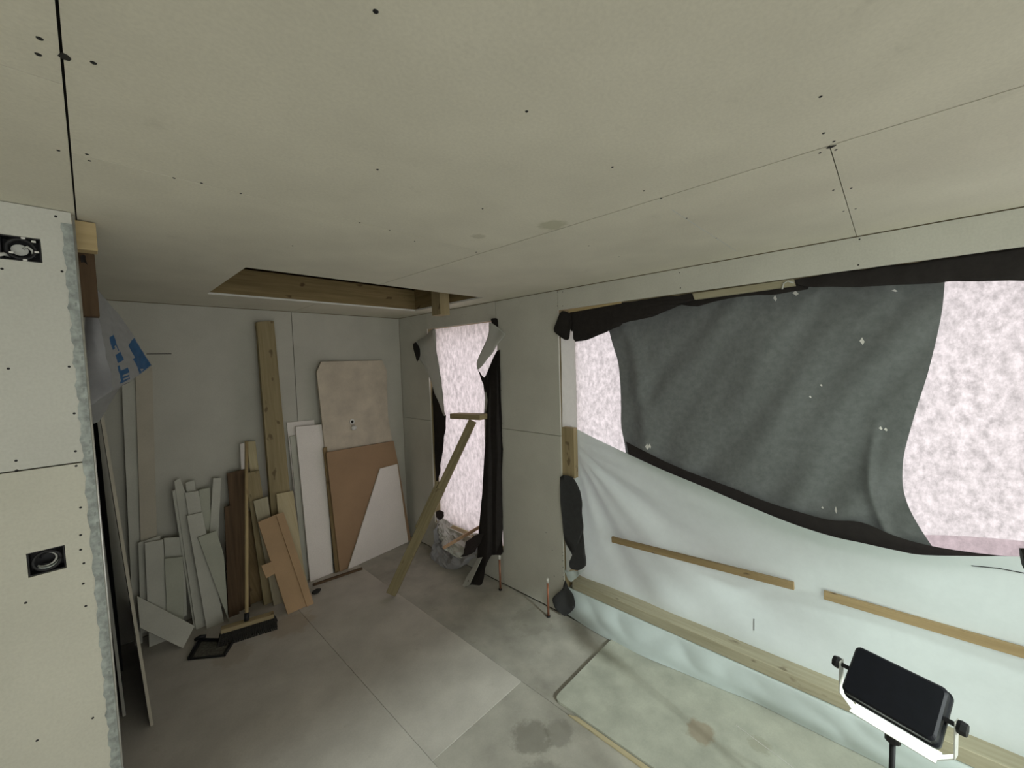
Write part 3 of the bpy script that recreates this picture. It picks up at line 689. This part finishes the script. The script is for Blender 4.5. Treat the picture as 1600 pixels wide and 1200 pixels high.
obj('cross_head', obox((ha + hb_) / 2 + Vector((0, 0, .004)), (hb_ - ha) / 2, Vector((.05, 0, 0)), Vector((0, 0, .021)), bev=.002), 'timber', pr, L=hd)

# stub of timber hanging in the hatch
c = onx(689, 493, 1.90)
o = obj('timber_stub', box((c.x - .045, c.y - .055, c.z), (c.x + .045, c.y + .055, H + .30), bev=.002), 'timber', ceiling, L=(0, 0, 1))

# copper pipes
for (x, yb, yt, lab) in ((782, 922, 868, 'short capped copper pipe rising from floor beside the black trailing strip'), (857, 964, 904, 'short capped copper pipe rising from floor nearest the wide opening')):
    p = onz(x, yb, 0.0); q = onx(x, yt, p.x); hgt = q.z
    t = empty('copper_pipe', p, lab, 'pipe', 'copper pipe tails')
    obj('pipe', tube([p, (p.x, p.y, hgt - .03)], .0078, 12), 'copper', t, True)
    obj('cap', tube([(p.x, p.y, hgt - .032), (p.x, p.y, hgt - .004), (p.x, p.y, hgt)], [.0092, .0092, .006], 12), 'white_plastic', t, True)
    obj('collar', tube([p, (p.x, p.y, .012)], .0125, 10), 'rubber', t)

# ================================================================== LOOSE BOARD ON FLOOR
xs0, ys1 = 1.566, 1.250; rr = .03
cor = [(xs0 + rr * (1 - math.cos(a)), ys1 - rr * (1 - math.sin(a))) for a in [k * math.pi / 2 / 5 for k in range(6)]]
pts = [(xs0, -1.4, 0.0005)] + [(x, y, 0.0005) for x, y in cor] + [(2.13, ys1, .0005), (2.24, ys1 - .02, .0005), (2.24, -1.4, .0005)]
o = obj('floor_sheet', prism(pts, (0, 0, .0125), bev=.001), 'floor_sheet'); tag(o, 'loose grey-green sheet with a rounded corner lying on floor along the plastic', 'board')
obj('scratch', tube([onz(1150, 1133, .0135), onz(1240, 1200, .0135)], .0014, 5), 'white_plastic', o)
o2 = obj('floor_strip', prism([(1.528, -1.4, .0005), (1.56, -1.4, .0005), (1.56, 1.10, .0005), (1.54, 1.14, .0005)], (0, 0, .006)), 'ply_pale'); tag(o2, 'thin pale strip on floor along the near edge of the loose sheet', 'strip')

# ================================================================== BOARDS LEANING ON THE BACK WALL
def lean(name, px, y0, s, th, m, label, cat='board', k=0.0, x0=1.0, group='boards and offcuts leaning on the back wall', parent=None, bev=.0008, snap=True):
    """board of a traced outline on its own leaning plane Y = y0 + s*z + k*(X-x0), thickness towards the wall"""
    pts = []
    for a, b in px:
        d = ray(a, b); t = (y0 + s * CZ - k * x0) / (d.y - s * d.z - k * d.x)
        p = CAM + d * t
        if p.z < .07 and snap: p.z = .001; p.y = y0 + k * (p.x - x0)
        pts.append(p)
    n = Vector((-k, 1, -s)).normalized()
    lo = max(pts, key=lambda p: -p.z); hi = max(pts, key=lambda p: p.z)
    o = obj(name, prism(pts, n * th, bev=bev), m, parent, L=(hi - lo))
    if not parent: tag(o, label, cat, group)
    return o
OB, OG, OT = 'offcut_board', 'offcut_green', 'offcut_tan'
lean('board_strip', [(190, 596), (212, 592), (222, 990), (208, 996)], 3.545, .02, .012, OB, 'tall narrow plasterboard strip behind the hanging bag')
lean('board_strip', [(211, 574), (238, 574), (249, 975), (224, 985)], 3.525, .025, .012, OT, 'tall tan plasterboard strip with white cut edge beside the hanging bag')
lean('plasterboard_offcut', [(256, 841), (289, 838), (292, 962), (262, 972)], 3.490, .04, .012, OB, 'short wide offcut at the back of the low cluster by the wall')
lean('plasterboard_offcut', [(216, 848), (250, 837), (258, 975), (220, 990)], 3.490, .04, .012, OB, 'short offcut with rounded corner at the left of the low cluster')
lean('plasterboard_offcut', [(226, 848), (255, 843), (262, 985), (232, 996)], 3.455, .045, .012, OB, 'grey upright offcut at the front left of the low cluster')
lean('plasterboard_offcut', [(257, 873), (286, 870), (287, 974), (262, 985)], 3.440, .045, .012, OG, 'greenish short offcut beside the grey upright offcut')
lean('fallen_board', [(214, 931), (304, 978), (286, 1013), (219, 981)], 3.275, .55, .014, OB, 'pale rectangular board slumped sideways on floor against the low cluster', snap=False)
lean('board_strip', [(269, 768), (276, 764), (312, 978), (303, 982)], 3.46, .08, .012, OB, 'thin edge-on strip at the left of the fanned offcuts')
lean('board_strip', [(272, 752), (281, 747), (302, 800), (322, 975), (306, 980)], 3.437, .10, .010, OB, 'narrow strip with slanted top leaning left in the fanned offcuts')
lean('board_strip', [(290, 754), (304, 750), (326, 972), (310, 975)], 3.48, .065, .010, OB, 'short-topped strip at the very back of the fanned offcuts')
lean('board_strip', [(311, 765), (328, 762), (334, 968), (318, 972)], 3.50, .05, .010, OG, 'straight greenish strip in the middle of the fanned offcuts')
lean('board_strip', [(333, 747), (346, 747), (334, 966), (318, 968)], 3.475, .075, .010, OB, 'strip leaning right with a dark cut top in the fanned offcuts')
lean('board_strip', [(289, 770), (310, 767), (342, 968), (322, 976)], 3.418, .10, .010, OB, 'middle strip showing above the long front strip of the fan')
lean('board_strip', [(292, 806), (316, 800), (350, 969), (323, 984)], 3.392, .10, .012, OB, 'long front strip of the fanned offcuts reaching the floor')
lean('plasterboard_offcut', [(309, 840), (338, 829), (350, 868), (356, 964), (358, 969)], 3.362, .12, .012, OG, 'wedge-shaped greenish offcut with pale edge in front of the fan')
lean('brown_plank', [(355, 740), (383, 733), (392, 952), (372, 961)], 3.455, .08, .016, 'panel_brown', 'dark brown wooden panel standing behind the broom handle')
lean('timber_strip', [(351, 792), (362, 790), (374, 959), (357, 965)], 3.42, .09, .018, 'panel_brown', 'narrow reddish brown strip left of the broom handle')
lean('brown_plank', [(364, 800), (398, 798), (425, 944), (378, 958)], 3.485, .05, .012, 'timber_dark', 'dark low panel behind the broom handle')
lean('timber_strip', [(375, 694), (382, 692), (398, 950), (388, 953)], 3.512, .045, .015, 'white_panel', 'slim white strip with its top left of the broom handle')
lean('timber_strip', [(386, 690), (399, 689), (428, 942), (412, 948)], 3.512, .045, .015, 'ply_pale', 'slim cream strip with its top right of the broom handle')
lean('timber_plank', [(383, 740), (405, 735), (436, 948), (414, 958)], 3.39, .10, .022, 'timber_olive', 'olive timber plank right of the broom handle')
lean('timber_plank', [(396, 783), (418, 776), (446, 958), (430, 966)], 3.325, .13, .020, 'timber_grey', 'short grey-green plank behind the brown carton board')
lean('timber_post', [(401, 503), (428, 501), (453, 768), (470, 905), (438, 918), (424, 800)], 3.435, .045, .045, 'timber_olive', 'tallest timber post leaning on the back wall', cat='timber', bev=.002)
lean('plywood_offcut', [(432, 772), (458, 767), (474, 883), (482, 910), (446, 925)], 3.375, .08, .014, 'ply_pale', 'pale plywood offcut with two pencil marks beside the white panel')
cb = lean('brown_board', [(403, 816), (431, 804), (480, 951), (450, 962)], 3.135, .30, .014, 'cardboard_brown', 'brown fibreboard plank leaning in front of the timber pile')
lean('pale_edge', [(431, 804), (443, 800), (490, 940), (480, 951)], 3.125, .30, .018, 'cardboard_brown', None, parent=cb)
lean('board_scrap', [(408, 884), (426, 877), (430, 896), (416, 904)], 3.09, .30, .010, 'cardboard_brown', 'small brown scrap caught on the side of the brown plank', snap=False)
lean('board_strip', [(453, 682), (462, 680), (484, 902), (474, 906)], 3.512, .055, .010, OB, 'thin strip edge left of the tall white panel')
lean('board_strip', [(448, 660), (491, 656), (512, 888), (474, 904)], 3.532, .05, .012, 'white_panel', 'white panel peeking out behind the tall white panel')
lean('white_plank', [(462, 667), (504, 663), (521, 896), (485, 909)], 3.468, .07, .018, 'white_panel', 'tall narrow white panel with clean edges')
sb = lean('sand_board', [(495, 582), (502, 565), (597, 563), (604, 578), (606, 650), (613, 690), (640, 838), (530, 886), (510, 720)], 3.492, .036, .016, 'sand_board', 'large sandy board with chipped corners and a white knob', k=.05, x0=1.45)
kc = onp(552, 668, Vector((1.45, 3.492, 0)), Vector((-.05, 1, -.036))) + Vector((0, -.001, 0))
obj('knob', tube([kc + Vector((0, -.004, 0)), kc + Vector((0, -.020, -.002)), kc + Vector((0, -.030, -.004))], [.026, .022, .010], 14), 'white_plastic', sb, True)
kd = onp(550, 659, Vector((1.45, 3.492, 0)), Vector((-.05, 1, -.036)))
obj('ring', tube([kd + Vector((.017 * math.cos(a * .45), -.004, .020 * math.sin(a * .45))) for a in range(15)], .006, 8), 'white_plastic', sb, True)
obj('hole', prism([kd + Vector((.013 * math.cos(a * .45), -.003, .016 * math.sin(a * .45))) for a in range(14)], (0, .001, 0)), 'dark_gap', sb)
lean('hardboard', [(510, 707), (615, 689), (622, 724), (642, 838), (546, 886), (531, 891)], 3.442, .045, .012, 'brown_board', 'plain brown hardboard leaning on the sandy board', k=.09, x0=1.45)
lean('white_offcut', [(594, 732), (621, 725), (638, 846), (544, 890)], 3.422, .045, .012, 'white_panel', 'white panel cut on a slant in front of the brown hardboard', k=.10, x0=1.45)
lean('timber_strip', [(505, 700), (511, 698), (531, 889), (524, 891)], 3.448, .06, .010, 'timber_dark', 'dark slim strip in the gap right of the white panel')
stick(onz(489, 914, .009), onz(566, 888, .009), .022, .016, 'panel_brown', 'thin dark strip of wood lying on floor before the white panel', 'floor_batten')
kn = onz(494, 924, .018)
o = obj('rubble', sheet([[kn + Vector((.035 * math.sin(t) * math.cos(q), .02 * math.sin(t) * math.sin(q), .017 * math.cos(t))) for q in [k * 2 * math.pi / 8 for k in range(9)]] for t in [k * math.pi / 5 for k in range(6)]], 16, 10, wob(.006, 40, 2)), 'bristle', smooth=True); tag(o, 'small dark lump of debris on floor beside the brown plank', 'debris')

# broom
ha, hb2 = onz(345, 985, .075), onz(428, 960, .075)
hd = (hb2 - ha).normalized(); hs = Vector((hd.y, -hd.x, 0))
br = empty('broom', (ha + hb2) / 2 - Vector((0, 0, .075)), 'long-handled broom with dark bristles leaning on the offcuts', 'broom')
cen = (ha + hb2) / 2
obj('head', obox(cen, (hb2 - ha) / 2, Vector((-hs.x, -hs.y, 0)) * .028, Vector((0, 0, .014)), bev=.004), 'timber', br, L=hd)
bm = bmesh.new()
for q in range(30):
    for w_ in range(5):
        p = ha + (hb2 - ha) * ((q + .5) / 30) + hs * (w_ - 2) * .010 + Vector((0, 0, -.012))
        fl = Vector((hd.x * (q - 14.5) * .0014, hd.y * (q - 14.5) * .0014, 0)) + hs * (.016 * (w_ - 1))
        tube([p, p + fl * .6 + Vector((0, 0, -.034)), p + fl + Vector((random.uniform(-.004, .004), 0, -.062))], [.0055, .0065, .0045], 5, bm)
tag(obj('bristles', bm, 'bristle', br), kind='stuff')
hx = onp(384, 950, cen, Vector((0, 1, 0))); top = ony(385, 690, 3.475)
sock = cen + Vector((0, 0, .012)) + hd * (hx - cen).dot(hd)
ld = (top - sock).normalized()
obj('socket', tube([sock, sock + ld * .05], .016, 10), 'black_plastic', br, True)
obj('handle', tube([sock + ld * .02, top], .0115, 10), 'timber_fresh', br, True)

# dustpan
dp = [onz(293, 1032, .0), onz(311, 1001, 0), onz(367, 1002, 0), onz(352, 1026, 0)]
t = empty('dustpan', (dp[0] + dp[2]) / 2, 'flat dark dustpan lying on floor in front of the broom', 'dustpan')
up = Vector((0, 0, 1))
obj('pan', prism([p + up * .001 for p in dp], up * .004), 'black_plastic', t)
cenp = sum(dp, Vector()) / 4
for a, b in ((0, 1), (1, 2), (2, 3), (3, 0)):
    p, q = dp[a] + up * .008, dp[b] + up * .008; w_ = (cenp - (p + q) / 2).normalized()
    hgt = .012 if (a, b) != (3, 0) else .003
    obj('rim', prism([p, q, q + w_ * .006, p + w_ * .006], up * hgt), 'black_plastic', t)
obj('dust', poly_sheet([cenp + (p - cenp) * .78 + up * .0056 for p in dp], 2, None, 0), 'pan_dust', t)
hq0, hq1 = onz(322, 994, .014), onz(304, 1000, .012)
obj('handle', tube([hq0, (hq0 + hq1) / 2 + up * .008, hq1], [.012, .014, .010], 8), 'black_plastic', t, True)

# ================================================================== BIG SHEETS BY THE PARTITION
def xsheet(p0, x_top, z_top, ylen, th, edge, label):
    x0, y0 = p0; v = Vector((x_top - x0, 0, z_top)); n = Vector((-v.z, 0, v.x)).normalized() * th
    t = empty('large_sheet', (x0, y0 + ylen / 2, 0), label, 'board', 'large sheets stored behind the partition')
    a, b = Vector((x0, y0 + .003, .001)), Vector((x0, y0 + ylen, .001))
    obj('face', prism([a, b, b + v, a + v], n, bev=.0008), 'dark_sheet', t, L=v)  # near-black face holds the painted shade between the sheets
    e = Vector((x0, y0, .001))
    obj('near_edge', prism([e, e + Vector((0, .0025, 0)), e + Vector((0, .0025, 0)) + v, e + v], n), edge, t, L=v)
    return t
xsheet((.111, 2.671), .025, 1.72, .84, .012, 'offcut_tan', 'outermost large sheet leaning behind the partition, shade painted on face, pale near edge')
xsheet((.019, 2.857), -.02, 1.70, .42, .012, 'back_board', 'second large sheet, shade painted on face, grey edge, behind the outermost sheet')
xsheet((-.035, 2.85), -.075, 1.72, .42, .012, 'dark_sheet', 'third large sheet, painted black for the shade of the store')
xsheet((-.07, 2.40), -.10, 1.66, .8, .018, 'dark_sheet', 'innermost large sheet, added black as the shade behind the partition')  # this and the next are added to fill the gap with painted shade
xsheet((-.035, 2.20), -.055, 1.60, .6, .012, 'dark_sheet', 'large sheet added black as the shade nearest the partition end')

o = obj('shade_board', prism([(-.60, 3.30, .001), (.028, 3.30, .001), (.010, 3.42, 1.66), (-.60, 3.42, 1.66)], (0, .012, 0), bev=.0008), 'dark_sheet')  # added black board that stands in for shade at the back
tag(o, 'board added black as the shade across the back of the store', 'board', 'large sheets stored behind the partition')

# hanging bag
def bag(pts, Y): return [ony(a, b, Y[i] if isinstance(Y, list) else Y) for i, (a, b) in enumerate(pts)]
t = empty('plastic_bag', ony(180, 640, 2.35), 'grey plastic sack with blue print hanging over the stored sheets', 'bag')
lft = [bag([(133, 470), (138, 455), (142, 446)], [2.20, 2.18, 2.17]), bag([(131, 520), (145, 510), (157, 505)], [2.22, 2.19, 2.18]), bag([(133, 570), (150, 560), (166, 556)], [2.22, 2.2, 2.2]), bag([(137, 620), (158, 610), (176, 600)], [2.24, 2.22, 2.2]), bag([(142, 632), (160, 622), (174, 612)], [2.26, 2.24, 2.22])]
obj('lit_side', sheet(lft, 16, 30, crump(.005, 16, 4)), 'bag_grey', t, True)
rows_b = [bag([(141, 446), (146, 450), (152, 452)], [2.175, 2.19, 2.20]), bag([(155, 505), (170, 495), (184, 490)], [2.185, 2.21, 2.24]), bag([(165, 556), (188, 542), (206, 520)], [2.205, 2.24, 2.28]), bag([(172, 592), (205, 578), (228, 556)], [2.21, 2.26, 2.32]), bag([(176, 610), (208, 592), (237, 571)], [2.22, 2.27, 2.33])]
NU, NV = 40, 60
bm = sheet(rows_b, NU, NV, crump(.004, 14, 9)); bm.faces.ensure_lookup_table()
PRINT = [(.28, .42, .38, .52), (.30, .44, .54, .62), (.24, .30, .63, .86), (.30, .46, .70, .76), (.30, .42, .80, .84), (.22, .42, .86, .92), (.70, .97, .55, .66), (.66, .97, .66, .97)]
for j in range(NV):
    for i in range(NU):
        s_, t_ = (i + .5) / NU, (j + .5) / NV
        if any(a <= s_ <= b and c_ <= t_ <= d_ for a, b, c_, d_ in PRINT) and noise.noise(Vector((s_ * 9, t_ * 9, 2))) > -.42: bm.faces[j * NU + i].material_index = 1
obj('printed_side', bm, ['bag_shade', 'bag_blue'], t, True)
rows_u = [bag([(137, 634), (158, 618), (177, 606), (205, 597)], [2.26, 2.25, 2.25, 2.28]), bag([(142, 648), (158, 640), (172, 622), (188, 606)], [2.28, 2.28, 2.28, 2.29]), bag([(146, 662), (156, 656), (166, 642), (176, 622)], [2.30, 2.3, 2.3, 2.3])]
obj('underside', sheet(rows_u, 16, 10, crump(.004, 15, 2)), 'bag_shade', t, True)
obj('neck', sheet([bag([(127, 400), (130, 398), (134, 400)], 2.0), bag([(128, 430), (136, 425), (142, 436)], [2.06, 2.05, 2.06]), bag([(129, 460), (138, 450), (146, 450)], [2.16, 2.15, 2.16]), bag([(130, 480), (140, 465), (150, 470)], [2.2, 2.19, 2.19])], 8, 14, crump(.004, 15, 6)), 'black_membrane', t, True)

# ================================================================== FLOODLIGHTS
def floodlight(c, n_back, ax, label, power, w=.224, h=.16, yoke_dir=(0, 0, -1), tripod_x=-.02, pole_to=0.0):
    c, nb, ax = Vector(c), Vector(n_back).normalized(), Vector(ax); ax = (ax - nb * ax.dot(nb)).normalized(); ay = nb.cross(ax).normalized()
    t = empty('floodlight', (c.x, c.y, 0.0), label, 'floodlight', 'work lights')
    # housing: rounded plate, stepped towards the front
    def rrect(w_, h_, r, off):
        pts = []
        for sx, sy, a0 in ((1, 1, 0), (-1, 1, 90), (-1, -1, 180), (1, -1, 270)):
            for k in range(5):
                a = math.radians(a0 + 22.5 * k)
                pts.append(c + ax * (sx * (w_ / 2 - r) + r * math.cos(a)) + ay * (sy * (h_ / 2 - r) + r * math.sin(a)) + nb * off)
        return pts
    bm = bmesh.new(); rings = []
    for w_, h_, off in ((w - .012, h - .012, .022), (w, h, .016), (w, h, -.018), (w + .008, h + .008, -.020), (w + .008, h + .008, -.034)):
        rings.append([bm.verts.new(p) for p in rrect(w_, h_, .016, off)])
    for a, b in zip(rings, rings[1:]):
        for k in range(20): bm.faces.new((a[k], a[(k + 1) % 20], b[(k + 1) % 20], b[k]))
    bm.faces.new(rings[0]); bm.faces.new(rings[-1][::-1])
    obj('housing', bm, 'black_paint', t)
    obj('glass', prism(rrect(w - .02, h - .02, .012, -.0345), nb * -.001), 'lamp_glass', t)
    ld = bpy.data.lights.new('lamp_beam', 'AREA'); ld.shape = 'RECTANGLE'; ld.size = w - .03; ld.size_y = h - .03; ld.energy = power; ld.color = LAMP_COL
    lo = bpy.data.objects.new('lamp_beam', ld); COL.objects.link(lo)
    lo.parent = t; lo.location = c - nb * .038 - wpos(t)
    mt = Matrix((ax, ay, nb)).transposed()
    if mt.determinant() < 0: mt = Matrix((ax, -ay, nb)).transposed()
    lo.rotation_euler = mt.to_euler()
    yd = Vector(yoke_dir); yd = (yd - ax * yd.dot(ax)).normalized(); yw = ax.cross(yd).normalized()
    hw = w / 2 + .026
    for sgn in (-1, 1):
        p = c + ax * sgn * (w / 2 + .002)
        kb = obj('knob', tube([p + ax * sgn * .026, p + ax * sgn * .034, p + ax * sgn * .046], [.017, .020, .018], 7), 'black_plastic', t)
        obj('pivot', tube([p, p + ax * sgn * .028], .007, 8), 'black_plastic', t)
        obj('yoke_arm', obox(c + ax * sgn * hw + yd * .042, ax * .0016, yw * .014, yd * .056, bev=.0005), 'yoke_paint', t)
        a, b = c + ax * sgn * hw + yd * .096, c + ax * sgn * (hw - .035) + yd * .130
        dd = (b - a) / 2; nn = dd.cross(yw).normalized()
        obj('yoke_corner', obox((a + b) / 2, dd, yw * .014, nn * .0016, bev=.0005), 'yoke_paint', t)
    obj('yoke_bar', obox(c + yd * .131, ax * (hw - .034), yw * .030, yd * .0016, bev=.0005), 'yoke_paint', t)
    foot = c + yd * .133
    obj('mount', tube([foot, foot + Vector((0, 0, -.03))], .02, 12), 'black_plastic', t)
    zb = max(.30, foot.z * .45)
    obj('pole', tube([foot + Vector((0, 0, -.03)), (foot.x, foot.y, zb - .1)], .008, 12), 'black_plastic', t, True)
    for k in range(3):
        a = 2.2 + k * 2.094; e = Vector((foot.x + .16 * math.cos(a), foot.y + .16 * math.sin(a), .022))
        lg = obj('leg', tube([(foot.x, foot.y, zb), e], .0045, 8), 'black_plastic', t, True)
        obj('foot', tube([e - Vector((0, 0, .008)), e + Vector((0, 0, .012))], .012, 8), 'rubber', lg)
    return t
el, az = math.radians(47), math.radians(162)
nb = Vector((math.cos(az) * math.cos(el), math.sin(az) * math.cos(el), math.sin(el)))
cA = onx(1396, 1081, 1.70)
axA = onp(1481, 1080, cA, nb) - onp(1337, 1010, cA, nb)
tl = floodlight(cA, nb, axA, 'black floodlight with knobs, head turned to the foot of the plastic', LAMP_A_POWER)
cB = Vector((1.12, -.335, 1.42))
floodlight(cB, (-1, .05, .40), (0, -1, .1), 'black floodlight at the right edge, only its corner in view', LAMP_B_POWER)
